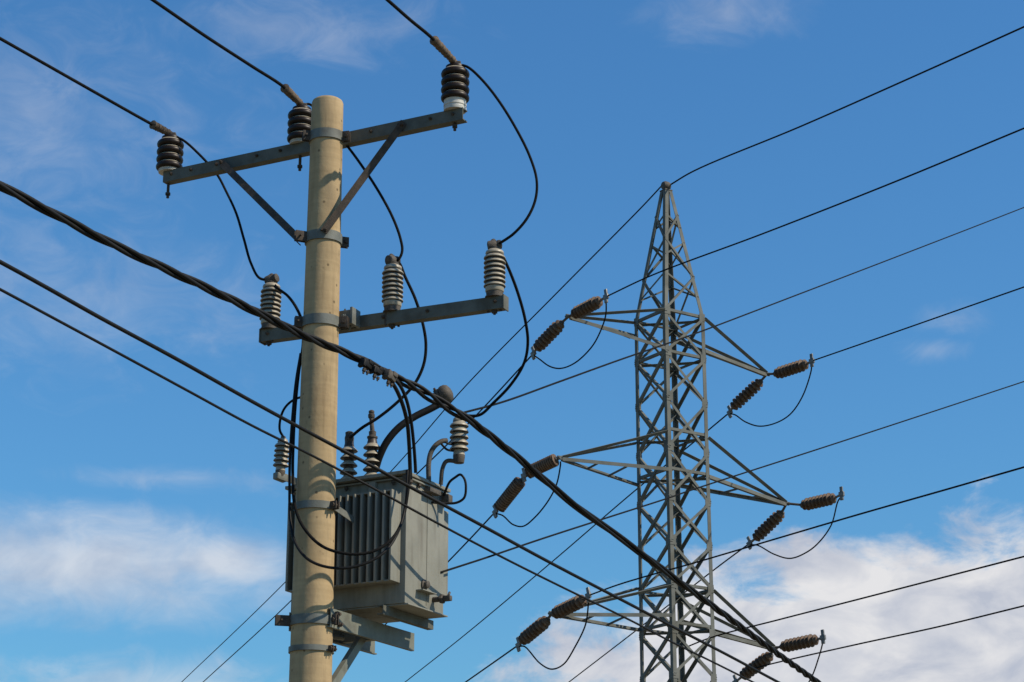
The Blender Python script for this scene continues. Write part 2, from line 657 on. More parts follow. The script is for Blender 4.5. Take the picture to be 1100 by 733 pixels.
ARMS = {
    'L1': ((611, 340), [('N', 0), ('L', 0), ('L', 'y361'), ('N', 'y374')]),
    'L2': ((602, 492), [('N', 'y463'), ('L', 'y476'), ('N', 'y504'), ('L', 'y521')]),
    'L3': ((593, 659), [('N', 'y629'), ('L', 'y632'), ('N', 'y661'), ('L', 'y677')]),
    'R1': ((824, 402), [('R', 0), ('F', 0), ('R', 'y377'), ('F', 'y367')]),
    'R2': ((845, 541), [('R', 'y470'), ('F', 'y483'), ('R', 'y512'), ('F', 'y522')]),
    'R3': ((832, 696), [('R', 'y634'), ('F', 'y645'), ('R', 'y680'), ('F', 'y668')]),
}
TIP = {}
for key, ((px, py), chords) in ARMS.items():
    tip = arm_point(px, py)
    TIP[key] = tip
    bm = nb()
    sgn = -1 if key[0] == 'L' else 1
    add_box(bm, tip - TA * sgn * 0.06, TA, TB, Z, 0.30, 0.05, 0.10, 0.008)
    add_lathe(bm, tip + TA * sgn * 0.05 - TB * 0.07, TB, [(0.035, 0), (0.035, 0.14)], 10)
    arm = obj('crossarm', bm, M['tower'], tower, origin=world_loc(tower))
    ends = []
    for i, (c, h) in enumerate(chords):
        Yc = t_corner(c, 15).y
        z = node_z[0] if h == 0 else z_at(float(h[1:]), Yc)
        q = t_corner(c, z)
        ends.append(q)
        nrm = (TB if c in 'NR' else -TB) if i >= 2 else (TB * 0.62 - Z * 0.785)
        flip = i < 2 and (q - tip).cross(nrm).z < 0
        bar('chord', tip - TA * sgn * 0.04 + (TB if c in 'NR' else -TB) * 0.03 + Z * (0.03 if i < 2 else -0.03), q, nrm, 0.095, 0.012, arm, 0.014 if i < 2 else 0.006, flip=flip)
    # ties between chords
    for f in (0.35, 0.62):
        a, b = tip.lerp(ends[2], f), tip.lerp(ends[3], f)
        bar('tie', a, b, Z, 0.06, 0.01, arm, -0.012)

# ------------------------------------------------------------------ insulator strings of the tower


def string_profile(L, r_core=0.085, r_out=0.176, nd=9):
    pr = []
    s = L / nd
    for i in range(nd):
        a = i * s
        k = 1.0 if 0 < i < nd - 1 else 0.82
        pr += [(r_core, a), (r_core + 0.02, a + s * 0.12), (r_out * k, a + s * 0.42), (r_out * k, a + s * 0.58), (r_core + 0.03, a + s * 0.72), (r_core, a + s * 0.97)]
    return pr


STR = [
    ('L1', 1, (616, 338), (645, 323), (651, 319), 'brown insulator string above the jumper loop on the topmost left tower arm'),
    ('L1', -1, (603, 347), (576, 375), (573, 380), 'brown insulator string hanging down leftward from the topmost left tower arm'),
    ('R1', 1, (833, 402), (867, 391), (872, 388), 'brown insulator string reaching right from the topmost right tower arm'),
    ('R1', -1, (817, 410), (787, 438), (784, 443), 'brown insulator string hanging down leftward from the topmost right tower arm'),
    ('L2', 1, (597, 494), (567, 508), (563, 511), 'smooth brown insulator string at the tip of the middle left tower arm, crossed by cable'),
    ('L2', -1, (559, 517), (536, 546), (532, 550), 'lower brown insulator string beyond the middle left arm, under the twisted cable'),
    ('R2', 1, (862, 543), (897, 535), (904, 531), 'brown insulator string reaching right from the middle right tower arm without a wire'),
    ('R2', -1, (840, 551), (811, 579), (805, 584), 'brown insulator string hanging down leftward from the middle right tower arm'),
    ('L3', 1, (595, 660), (628, 644), (632, 640), 'brown insulator string over the lowest left tower arm, crossed by a thin cable'),
    ('L3', -1, (588, 666), (560, 689), (557, 693), 'brown insulator string hanging down leftward from the lowest left tower arm'),
    ('R3', 1, (840, 695), (878, 687), (884, 685), 'brown insulator string reaching right from the lowest right tower arm in front of cloud'),
    ('R3', -1, (828, 704), (797, 727), (790, 733), 'brown insulator string hanging from the lowest right arm, cut by the frame bottom'),
]
CLAMP = {}
for key, sg, p0, p1, pc, lab in STR:
    ty = TIP[key].y
    if key == 'L2':
        y0, y1, yc = (ty, ty + 0.45, ty + 0.5) if sg == 1 else (ty + 0.6, ty + 1.2, ty + 1.3)
    elif sg == 1:
        y0, y1, yc = ty - 0.12, ty - 0.85, ty - 1.0
    else:
        y0, y1, yc = ty + 0.12, ty + 0.85, ty + 1.0
    a, b, c = P(*p0, y0), P(*p1, y1), P(*pc, yc)
    CLAMP[(key, sg)] = c
    t = empty('insulator_string', a, lab, 'insulator', 'insulator strings hung from the tower arms')
    bm = nb()
    ax = (b - a)
    sl = ax.length
    add_lathe(bm, a, ax, string_profile(sl, 0.145, 0.17, 14) if key == 'L2' else string_profile(sl), 22)
    obj('disc_stack', bm, M['string_rubber'], t)
    bm = nb()
    start = TIP[key] if not (key == 'L2' and sg == -1) else CLAMP[('L2', 1)]
    add_tube(bm, [start, a.lerp(b, 0.03)], 0.035, 8)
    add_lathe(bm, a - ax.normalized() * 0.05, ax, [(0.03, 0), (0.07, 0.01), (0.075, 0.07), (0.05, 0.09)], 12)
    obj('link', bm, M['cap'], t)
    bm = nb()
    axn = ax.normalized()
    add_tube(bm, [b, c], 0.035, 8)
    u, v = frame_of(axn)
    add_box(bm, c, axn, u, v, 0.16, 0.07, 0.13, 0.012)
    add_box(bm, c + Z * 0.10, axn, u, v, 0.09, 0.05, 0.22, 0.012)
    add_box(bm, c - Z * 0.09, axn, u, v, 0.10, 0.055, 0.16, 0.012)
    obj('dead_end_clamp', bm, M['clampmetal'], t)


def wire(name, pts, r, label, cat, m='wire', n=10, group=None, seg=8):
    bm = nb()
    sp = catmull(pts, n)
    add_tube(bm, sp, r, seg)
    o = obj(name, bm, M[m], origin=pts[0], smooth=60)
    return tag(o, label, cat, group)


JUMP = {
    'L1': ([(651, 336), (648.5, 347), (638, 369.5), (623, 386), (611, 393.5), (600.5, 396), (590, 393.5), (579.5, 386)], 'thin jumper wire looping under the topmost left tower arm'),
    'R1': ([(871, 400), (862, 426), (849, 445), (833.5, 454.5), (816, 458), (801, 453.5), (790, 446)], 'thin jumper wire looping under the topmost right tower arm'),
    'L2': ([(602, 500), (598, 520), (589, 538), (574.5, 556), (562, 565.5), (551, 563.6), (540, 554)], 'thin jumper wire looping under the middle left tower arm'),
    'R2': ([(900, 539), (893, 564), (879.5, 583), (866, 593.7), (849, 600), (831.7, 595.6), (814, 586)], 'thin jumper wire looping under the middle right tower arm'),
    'L3': ([(632, 649), (629, 671), (618, 694.5), (605.5, 713.6), (592.7, 719), (580, 712.7), (564, 695)], 'thin jumper wire looping under the lowest left tower arm'),
    'R3': ([(883, 694), (879, 708), (872, 727), (858, 748), (836, 760), (815, 756), (800, 744)], 'thin jumper wire hanging from the lowest right tower arm out of the frame'),
}
for key, (pix, lab) in JUMP.items():
    a, b = CLAMP[(key, 1)], CLAMP[(key, -1)]
    if key == 'L2':
        a = TIP['L2'] - Z * 0.05
    ya, yb = a.y, b.y
    pts = [a - Z * 0.06]
    for i, (px, py) in enumerate(pix):
        f = (i + 1) / (len(pix) + 1)
        pts.append(P(px, py, ya + (yb - ya) * f))
    pts.append(b - Z * 0.04)
    wire('jumper_wire', pts, 0.02, lab, 'jumper wire', group='jumper loops under the tower arms')

# ------------------------------------------------------------------ conductors of the tower


def hv(name, start, pix, knots, r, label, group='high voltage wires of the tower', over=0.3):
    y0 = start.y
    d = start - CAM
    c, s = math.cos(PITCH), math.sin(PITCH)
    dep = d.y * c + d.z * s
    px0 = 550 + d.x / dep * F_PX
    pts = [start] + path(pix, [(px0, y0)] + knots)
    ext = pts[-1] + (pts[-1] - pts[-2]).normalized() * ((pts[-1] - pts[0]).length * over)
    pts.append(ext)
    return wire(name, pts, r, label, 'power line', group=group)


RW, LW = 0.020, 0.021
top = Vector((TX, TY, Z_APEX + 0.2))
hv('earth_wire', top + TA * 0.1, [(745, 184), (860, 136), (980, 83), (1100, 29)], [(1100, 42)], 0.022, 'thin earth wire running right from the peak of the lattice tower')
hv('earth_wire', top - TA * 0.1, [(690, 222), (600, 313), (500, 415), (426, 500), (300, 632), (195, 733)], [(195, 110)], 0.020, 'thin earth wire falling leftward from the peak of the lattice tower')
hv('line_conductor', CLAMP[('L1', 1)], [(700, 296), (820, 251), (960, 196), (1100, 138)], [(1100, 40)], RW, 'conductor rising right from the topmost left tower arm across the tower')
hv('line_conductor', CLAMP[('R1', 1)], [(940, 364.5), (1020, 336.5), (1100, 308.5)], [(1100, 48.6)], RW, 'conductor rising right from the topmost right tower arm')
hv('line_conductor', CLAMP[('L3', 1)], [(665, 628), (709, 615), (740, 606.5), (920, 553.5), (1020, 525), (1100, 502)], [(1100, 38.7)], RW, 'conductor rising right from the lowest left tower arm across the tower')
hv('line_conductor', t_corner('F', z_at(692, TY + 0.2)), [(764, 685), (840, 665), (920, 644.5), (1100, 598)], [(1100, 43)], RW, 'conductor running right from behind the tower over the low cloud, upper of two')
hv('line_conductor', P(800, 721, TIP['R3'].y + 0.7), [(830, 713), (920, 692.5), (1010, 673), (1100, 651)], [(1100, 47)], RW, 'lowest conductor on the right, running over the low cloud')
hv('line_conductor', CLAMP[('L1', -1)], [(508, 450), (400, 556), (308, 650), (218, 733)], [(218, 100)], LW, 'conductor falling leftward from the topmost left tower arm behind the pole')
hv('line_conductor', CLAMP[('R1', -1)], [(760, 463), (680, 529), (595, 602), (502, 680), (435, 733)], [(435, 95)], LW, 'conductor falling leftward from the topmost right tower arm through the tower')
hv('line_conductor', CLAMP[('L2', -1)], [(505, 579), (478, 607), (420, 665), (350, 735)], [(350, 85)], LW, 'conductor falling from the middle left tower arm to behind the transformer')
hv('line_conductor', CLAMP[('R2', -1)], [(770, 610), (680, 680), (611, 733)], [(611, 80)], LW, 'conductor falling leftward from the middle right tower arm through the tower')
hv('line_conductor', CLAMP[('L3', -1)], [(530, 712), (500, 733)], [(500, 60)], LW, 'conductor falling leftward from the lowest left tower arm', over=1.5)
hv('line_conductor', CLAMP[('R3', -1)], [(740, 772), (700, 800)], [(700, 70)], LW, 'conductor falling from the lowest right tower arm below the frame', over=1.0)

# ------------------------------------------------------------------ concrete pole
PX_, PY_ = -1.40, 14.5
Z_PT = z_at(102, PY_ - 0.1)
POLE = Vector((PX_, PY_, 0))


def pole_r(z):
    return 0.1195 + (Z_PT - z) * 0.0066


pole = empty('utility_pole', (PX_, PY_, 0), 'round tan concrete utility pole with two steel crossarms', 'utility pole')
bm = nb()
prof = []
for i in range(41):
    z = (Z_PT - 0.03) * i / 40
    prof.append((pole_r(z), z))
prof += [(pole_r(Z_PT) - 0.006, Z_PT - 0.014), (pole_r(Z_PT) - 0.02, Z_PT - 0.003), (pole_r(Z_PT) - 0.04, Z_PT)]
add_lathe(bm, POLE, Z, prof, 64)
obj('shaft', bm, M['concrete'], pole, smooth=50)

E = Vector((0.883, -0.469, 0))        # along the transformer and crossarms: right and nearer
W = Vector((0.469, 0.883, 0))         # away from the pole, to the right


def band(py, h, mname='galv', ears=((0.0, 1),)):
    zc = z_at(py, PY_ - pole_r(4))
    r = pole_r(zc) + 0.002
    bm = nb()
    add_lathe(bm, Vector((PX_, PY_, zc - h / 2)), Z, [(r - 0.01, 0), (r + 0.010, 0.001), (r + 0.010, h - 0.001), (r - 0.01, h)], 64)
    o = obj('clamp_band', bm, M[mname], pole, smooth=30)
    for ang, s in ears:
        d = Vector((math.cos(R(ang)), math.sin(R(ang)), 0))
        t = Vector((-d.y, d.x, 0))
        bm = nb()
        for k in (-1, 1):
            add_box(bm, Vector((PX_, PY_, zc)) + d * (r + 0.030 * s) + t * 0.016 * k, d, t, Z, 0.065 * s, 0.008, h * 1.05, 0.002)
        add_bolt(bm, Vector((PX_, PY_, zc)) + d * (r + 0.040 * s) - t * 0.035, t, 0.014, 0.08)
        obj('lug', bm, M['rusty'], o, origin=world_loc(o))
    return zc


zb1 = band(140.5, 0.075, ears=((200, 1), (-15, 1)))
zb2 = band(250, 0.075, ears=((205, 1.5), (20, 1)))
zb3 = band(341, 0.078, ears=((195, 1), (-12, 1.2)))
zb4 = band(541, 0.055, ears=((-35, 1),))
zb5 = band(664, 0.068, ears=((195, 1.8), (-28, 1)))
zb6 = band(695, 0.04, ears=((-30, 0.8),))

# crossarms (C channels, behind the pole)
ua0, ua1 = P(175, 192, 15.42), P(497, 119.5, 14.19)
ua1.z = ua0.z = (ua0.z + ua1.z) / 2
la0, la1 = P(280, 360.5, 14.92), P(540, 324, 14.13)
la1.z = la0.z = (la0.z + la1.z) / 2


def crossarm(p, q, h, d, t, holes):
    ax = (q - p).normalized()
    back = Vector((-ax.y, ax.x, 0))
    bm = nb()
    add_channel(bm, p, q, back, Z, h, d, t)
    o = obj('crossarm', bm, M['arm'], pole, smooth=0)
    for f in holes:
        bm = nb()
        add_bolt(bm, p.lerp(q, f) - back * 0.001 + Z * 0.008, -back, 0.013, 0.022)
        obj('bolt', bm, M['rusty'], o, origin=world_loc(o))
    return ax, back, o


ax_u, bk_u, arm_u = crossarm(ua0, ua1, 0.096, 0.075, 0.009, (0.03, 0.10, 0.19, 0.33, 0.41, 0.62, 0.71, 0.80, 0.90, 0.97))
ax_l, bk_l, arm_l = crossarm(la0, la1, 0.094, 0.075, 0.009, (0.03, 0.2, 0.52, 0.70, 0.97))
# clamp block where the lower arm meets the band
bm = nb()
cpt = P(373, 343, 14.56)
add_box(bm, cpt, ax_l, bk_l, Z, 0.10, 0.11, 0.105, 0.006)
add_box(bm, cpt + ax_l * 0.065 + Z * 0.004, ax_l, bk_l, Z, 0.022, 0.13, 0.13, 0.005)
add_bolt(bm, cpt - bk_l * 0.056 + ax_l * 0.01, -bk_l, 0.018, 0.04)
add_bolt(bm, cpt - Z * 0.05 + ax_l * 0.02, -Z, 0.014, 0.04)
add_bolt(bm, cpt + Z * 0.052 - ax_l * 0.02, Z, 0.014, 0.03)
obj('arm_clamp', bm, M['galv'], pole, smooth=30)
# end plates of the lower arm
for p, s in ((la0, -1), (la1, 1)):
    bm = nb()
    add_box(bm, p + ax_l * s * 0.006 + bk_l * 0.038, ax_l, bk_l, Z, 0.010, 0.092, 0.108, 0.002)
    obj('end_plate', bm, M['arm'], arm_l, origin=world_loc(arm_l), smooth=30)
# diagonal braces (angle bars)
for a, b in (((321, 257, 14.45), (236, 173, 15.13)), ((348, 249, 14.34), (434, 131, 14.40))):
    p, q = P(*a), P(*b)
    d = (q - p).normalized()
    toward = (CAM - p).normalized()
    u = d.cross(toward).normalized()
    bm = nb()
    vv = d.cross(u).normalized()
    if vv.dot(toward) > 0:
        vv = -vv
    add_angle(bm, p - u * 0.028, q - u * 0.028, u, vv, 0.056, 0.008)
    add_bolt(bm, q - d * 0.03, -vv, 0.013, 0.03)
    add_bolt(bm, p + d * 0.02, -vv, 0.016, 0.035)
    obj('diagonal_brace', bm, M['rusty'], pole, smooth=0)

# ------------------------------------------------------------------ transformer and its carrier
TC = Vector((-0.76, 14.63, 0))           # near vertical edge of the tank
TZ0, TZ1 = z_at(647.5, TC.y), z_at(512, TC.y)
TL, TWD = 0.97, 0.55
centre = TC - E * (TL / 2) + W * (TWD / 2)
tr = empty('transformer', (centre.x, centre.y, TZ0), 'grey green pole transformer with cooling fins behind the concrete pole', 'transformer')
TO = Vector((centre.x, centre.y, TZ0))
bm = nb()
add_box(bm, Vector((centre.x, centre.y, (TZ0 + TZ1) / 2)), E, W, Z, TL, TWD, TZ1 - TZ0, 0.006)
# weld seam rib and lower lip on the right-hand face
add_box(bm, TC + W * 0.30 + E * 0.001 + Z * ((TZ0 + TZ1) / 2), E, W, Z, 0.005, 0.005, TZ1 - TZ0 - 0.06)
tank = obj('tank', bm, M['tank'], tr, smooth=30)
bm = nb()
add_box(bm, Vector((centre.x, centre.y, TZ0 - 0.006)) + E * 0.012 + W * 0.02, E, W, Z, TL + 0.02, TWD + 0.02, 0.010, 0.002)
obj('base_plate', bm, M['tank'], tr, smooth=30)
# fins
fz0, fz1 = z_at(623, TC.y - 0.1), z_at(525, TC.y - 0.1)
for side in (0, 1):
    nf = 15
    for i in range(nf):
        s = 0.05 + i * 0.0625
        bm = nb()
        dep = 0.135
        base = TC - E * s - W * (dep / 2 + 0.0005) if side == 0 else TC - E * s + W * (TWD + dep / 2 + 0.0005)
        add_box(bm, base + Z * ((fz0 + fz1) / 2), E, W, Z, 0.020, dep, fz1 - fz0, 0.008)
        obj('cooling_fin', bm, M['tank'], tr, smooth=30)
    for zz_ in (fz0 + 0.004, fz1 - 0.004):
        bm = nb()
        c = TC - E * (0.05 + 7 * 0.0625) - W * 0.069 if side == 0 else TC - E * (0.05 + 7 * 0.0625) + W * (TWD + 0.069)
        add_box(bm, c + Z * zz_, E, W, Z, 14 * 0.0625 - 0.01, 0.10, 0.012, 0.002)
        obj('fin_header', bm, M['tank'], tr, smooth=30)
# lid with clamps
bm = nb()
LZ = TZ1 + 0.004
lc = Vector((centre.x, centre.y, LZ + 0.014))
add_box(bm, lc - E * 0.004 - W * 0.015, E, W, Z, TL + 0.07, TWD + 0.11, 0.026, 0.004)
add_box(bm, lc - Z * 0.03, E, W, Z, TL + 0.05, TWD + 0.06, 0.012, 0.002)
lid = obj('lid', bm, M['tank'], tr, smooth=30)
LT = LZ + 0.027
for k in range(5):
    for pb in (TC + E * 0.018 + W * (0.03 + 0.12 * k) + Z * (LZ - 0.03), TC - E * (0.1 + 0.2 * k) - W * 0.022 + Z * (LZ - 0.03)):
        bm = nb()
        add_bolt(bm, pb, -Z, 0.016, 0.03)
        obj('lid_bolt', bm, M['rusty'], lid, origin=world_loc(lid))
bm = nb()
add_box(bm, TC + E * 0.045 + W * 0.30 + Z * (LZ - 0.055), E, W, Z, 0.05, 0.16, 0.035, 0.004)
add_box(bm, TC + E * 0.05 + W * 0.50 + Z * (LZ - 0.07), E, W, Z, 0.06, 0.07, 0.06, 0.006)
add_box(bm, TC + E * 0.02 - W * 0.03 + Z * (LZ - 0.01), E, W, Z, 0.05, 0.05, 0.09, 0.01)
obj('lifting_lug', bm, M['cap'], tr, smooth=30)
bm = nb()
add_box(bm, TC - E * 0.27 - W * 0.022 + Z * (LZ - 0.075), E, W, Z, 0.055, 0.042, 0.11, 0.005)
obj('lid_bracket', bm, M['tank'], tr, smooth=30)
# drain valve, plug and thermometer pocket on the right-hand face
vp = P(470, 645, 15.0)
bm = nb()
fp = TC + W * 0.40 + Z * (vp.z + 0.0)
add_tube(bm, [fp - E * 0.01, fp + E * 0.075], 0.020, 14)
add_lathe(bm, fp + E * 0.06, E, [(0.03, 0), (0.036, 0.004), (0.036, 0.024), (0.03, 0.03)], 6)
add_box(bm, fp + E * 0.12, E, W, Z, 0.06, 0.04, 0.04, 0.008)
add_tube(bm, [fp + E * 0.12 + Z * 0.0, fp + E * 0.12 + Z * 0.05 + W * 0.03], 0.009, 8)
obj('drain_valve', bm, M['cap'], tr)
bm = nb()
dp = TC + W * 0.26 + Z * z_at(629, 14.87)
add_lathe(bm, dp, E, [(0.040, 0), (0.040, 0.012), (0.026, 0.016), (0.028, 0.04), (0.012, 0.048)], 16)
obj('drain_plug', bm, M['cap'], tr)
bm = nb()
add_box(bm, TC + W * 0.25 + E * 0.03 + Z * (z_at(637, 14.87)), E, (W * 0.98), Z, 0.06, 0.20, 0.006)
obj('shelf', bm, M['tank'], tr, smooth=0)
# skids beneath the tank (run away from the pole)
for s in (0.14, 0.74):
    bm = nb()
    p = TC - E * s - W * 0.06 + Z * (TZ0 - 0.046)
    add_channel(bm, p, p + W * (TWD + 0.16), -E, Z, 0.066, 0.05, 0.008)
    obj('skid', bm, M['arm'], tr, smooth=0)

# carrier beams bolted to the pole
BZ = TZ0 - 0.082
for side in (1, -1):
    bm = nb()
    base = Vector((PX_, PY_, BZ - 0.068)) + E * side * (pole_r(BZ) + 0.03) - W * 0.03
    add_channel(bm, base, base + W * 1.14, -E * side, Z, 0.132, 0.028, 0.009)
    beam = obj('carrier_beam', bm, M['carrier'], pole, smooth=0)
    bm = nb()
    add_bolt(bm, base + W * 0.06 + Z * 0.03 + E * side * 0.001, E * side, 0.022, 0.04)
    add_bolt(bm, base + W * 0.10 - Z * 0.035 + E * side * 0.001, E * side, 0.018, 0.035)
    obj('bolt', bm, M['rusty'], beam, origin=world_loc(beam))
bm = nb()
cb = Vector((PX_, PY_, BZ - 0.07)) + W * 0.62
add_channel(bm, cb - E * 0.17, cb + E * 0.17, W, Z, 0.10, 0.05, 0.008)
obj('cross_beam', bm, M['carrier'], pole, smooth=0)
bm = nb()
sp0 = Vector((PX_, PY_, z_at(742, PY_))) + E * 0.09 + W * 0.12
sp1 = Vector((PX_, PY_, BZ - 0.10)) + W * 0.60 + E * 0.06
d_ = (sp1 - sp0).normalized()
u_, v_ = frame_of(d_)
add_channel(bm, sp0, sp1, u_, v_, 0.065, 0.04, 0.007)
add_box(bm, sp0, d_, u_, v_, 0.10, 0.09, 0.09, 0.01)
obj('strut', bm, M['carrier'], pole, smooth=0)
bm = nb()
sp0 = Vector((PX_, PY_, z_at(742, PY_) + 0.42)) - E * 0.06 + W * 0.14
sp1 = Vector((PX_, PY_, BZ - 0.10)) + W * 0.56 - E * 0.1
add_tube(bm, [sp0, sp1], 0.018, 8)
obj('strut', bm, M['carrier'], pole, smooth=30)
# flat stay from the upper clamp to the tank
bm = nb()
s0 = P(360, 545, 14.45)
s1 = TC - E * 0.36 - W * 0.138 + Z * z_at(556, 14.6)
d_ = (s1 - s0).normalized()
add_box(bm, (s0 + s1) / 2, d_, d_.cross(Z).normalized(), Z, (s1 - s0).length, 0.008, 0.05, 0.002)
obj('stay_strap', bm, M['galv'], pole, smooth=0)


# ------------------------------------------------------------------ insulators
def shed_profile(n, r_core, r_out, h0, h1, rim=0.45, droop=0.25):
    """alternating: underside in painted shade (mat 0) then rim (mat 1)"""
    pr, mt = [], []
    s = (h1 - h0) / n
    for i in range(n):
        a = h0 + i * s
        pr += [(r_core, a), (r_out * 0.97, a + s * 0.02), (r_out, a + s * 0.10), (r_out * 0.99, a + s * 0.24), (r_out * 0.9, a + s * 0.50), (r_core, a + s * 0.72), (r_core, a + s * 0.97)]
        mt += [0, 1, 1, 1, 1, 0, 0]
    return pr, mt[:len(pr) - 1]


def post_insulator_dark(name, base, s, label, group, whitebase=True, tilt=(0, 0)):
    t = empty(name, (0, 0, 0), label, 'insulator', group)
    O = Vector((0, 0, 0))
    bm = nb()
    # rounded dark lobes, the glint on each painted as a thin pale ring
    pr, mt = [], []
    h = 0.085
    for i in range(4):
        k = 1.0
        rr = 0.108 * k
        st = 0.066
        a = h + i * st
        pr += [(0.080, a), (0.099, a + 0.001), (rr, a + 0.012), (rr + 0.002, a + 0.026), (rr - 0.003, a + 0.041), (0.100, a + 0.0475), (0.083, a + 0.0625)]
        mt += [0, 0, 0, 0, 0, 1, 0]
    a = h + 4 * 0.066
    pr += [(0.07, a), (0.076, a + 0.004), (0.074, a + 0.022), (0.055, a + 0.034), (0.03, a + 0.04)]
    mt += [0, 0, 0, 0, 0]
    add_lathe(bm, O, Z, pr, 40, mt[:len(pr) - 1])
    obj('porcelain', bm, [M['dark_porcelain'], M['cream_porcelain']], t, smooth=50)
    bm = nb()
    add_lathe(bm, O, Z, [(0.086, 0.0), (0.088, 0.02), (0.083, 0.024), (0.083, 0.034), (0.088, 0.038), (0.088, 0.055), (0.083, 0.059), (0.083, 0.07), (0.086, 0.074), (0.086, 0.0845)], 36)
    obj('base', bm, M['white_porcelain'], t)
    bm = nb()
    add_lathe(bm, O - Z * 0.16, Z, [(0.012, 0), (0.012, 0.16)], 10)
    add_lathe(bm, O - Z * 0.135, Z, [(0.022, 0), (0.022, 0.02)], 6)
    obj('pin', bm, M['rusty'], t)
    bm = nb()
    top_h = a + 0.036
    add_box(bm, Vector((0, 0, top_h + 0.012)), X, YV, Z, 0.085, 0.06, 0.03, 0.01)
    obj('cap', bm, M['cap'], t)
    t.location = base
    t.scale = (s, s, s)
    t.rotation_euler = (tilt[0], tilt[1], 0)
    return t


up_z = ua0.z + 0.048
g_up = 'dark insulators standing on the upper crossarm'


def on_arm(px, a, b, back, off, z):       # where the arm's mid line meets the vertical plane of a pixel column
    best = None
    for i in range(401):
        p = a.lerp(b, -0.02 + 1.04 * i / 400) + back * off
        p.z = z
        d = p - CAM
        dep = d.y * math.cos(PITCH) + d.z * math.sin(PITCH)
        x = 550 + d.x / dep * F_PX
        if best is None or abs(x - px) < best[0]:
            best = (abs(x - px), p)
    return best[1]


INS_H = 0.085 + 4 * 0.066 + 0.05
proto = post_insulator_dark('post_insulator', on_arm(488.5, ua0, ua1, bk_u, 0.04, up_z), 0.98, 'dark ribbed insulator with white base at the right end of the upper crossarm', g_up)
UPI = {'R': proto.location.copy()}
for key, px, lab, dz in (('M', 322.5, 'dark ribbed insulator half hidden behind the pole top on the upper crossarm', -0.062),
                         ('L', 181.5, 'dark ribbed insulator at the left end of the upper crossarm', -0.062)):
    c = copy_tree(proto)
    c.location = on_arm(px, ua0, ua1, bk_u, 0.045, up_z + dz)
    c['label'] = lab
    for ch in bpy.data.objects:        # these two stand on a low pale foot
        if ch.parent == c and ch.name.startswith('base'):
            ch.scale.z = 0.3
            ch.location.z = 0.0845 * 0.7
    UPI[key] = c.location.copy()


def post_insulator_pale(base, s, label, group):
    t = empty('post_insulator', (0, 0, 0), label, 'insulator', group)
    O = Vector((0, 0, 0))
    bm = nb()
    pr, mt = shed_profile(7, 0.064, 0.083, 0.085, 0.345)
    pr += [(0.07, 0.35), (0.066, 0.366), (0.05, 0.378), (0.03, 0.382)]
    mt += [1, 1, 1, 1]
    add_lathe(bm, O, Z, pr, 36, mt[:len(pr) - 1])
    obj('porcelain', bm, [M['brown_shade_porcelain'], M['cream_porcelain']], t, smooth=50)
    bm = nb()
    add_lathe(bm, O, Z, [(0.066, 0.045), (0.07, 0.05), (0.07, 0.082), (0.066, 0.0845)], 28)
    obj('collar', bm, M['cream_porcelain'], t)
    bm = nb()
    add_lathe(bm, O, Z, [(0.072, 0.0), (0.072, 0.008), (0.062, 0.012), (0.064, 0.044)], 28)
    obj('base', bm, M['cap'], t)
    bm = nb()
    add_lathe(bm, O - Z * 0.13, Z, [(0.011, 0), (0.011, 0.13)], 10)
    add_lathe(bm, O - Z * 0.118, Z, [(0.024, 0), (0.024, 0.022)], 6)
    for k in (-1, 1):
        add_lathe(bm, O - Z * 0.108 + ax_l * 0.05 * k, Z, [(0.010, 0), (0.010, 0.108)], 6)
    obj('pin', bm, M['rusty'], t)
    bm = nb()
    add_lathe(bm, O + Z * 0.376, Z, [(0.044, 0), (0.046, 0.02), (0.034, 0.028)], 14)
    add_lathe(bm, O + Z * 0.408 - X * 0.055, (X + Z * 0.18), [(0.022, 0), (0.040, 0.008), (0.043, 0.05), (0.030, 0.072), (0.036, 0.082), (0.034, 0.105), (0.014, 0.112)], 12)
    add_lathe(bm, O + Z * 0.428 - X * 0.01, (Z + YV * 0.3), [(0.022, 0), (0.027, 0.022), (0.02, 0.034), (0.008, 0.046)], 8)
    obj('cap', bm, M['cap'], t)
    t.location = base
    t.scale = (s, s, s)
    return t


lo_z = la0.z + 0.047
g_lo = 'pale ribbed insulators standing on the lower crossarm'
LOI = {}
pr0 = post_insulator_pale(on_arm(531.5, la0, la1, bk_l, 0.035, lo_z), 0.97, 'pale ribbed insulator at the right end of the lower crossarm', g_lo)
LOI['R'] = pr0.location.copy()
for key, px, lab, rz in (('M', 421.5, 'pale ribbed insulator midway along the right half of the lower crossarm', 0.7),
                         ('L', 289.5, 'pale ribbed insulator at the left end of the lower crossarm', -0.5)):
    c = copy_tree(pr0)
    c.location = on_arm(px, la0, la1, bk_l, 0.035, lo_z)
    c['label'] = lab
    c.rotation_euler = (0.012 * rz, -0.02 * rz, rz)
    LOI[key] = c.location.copy()

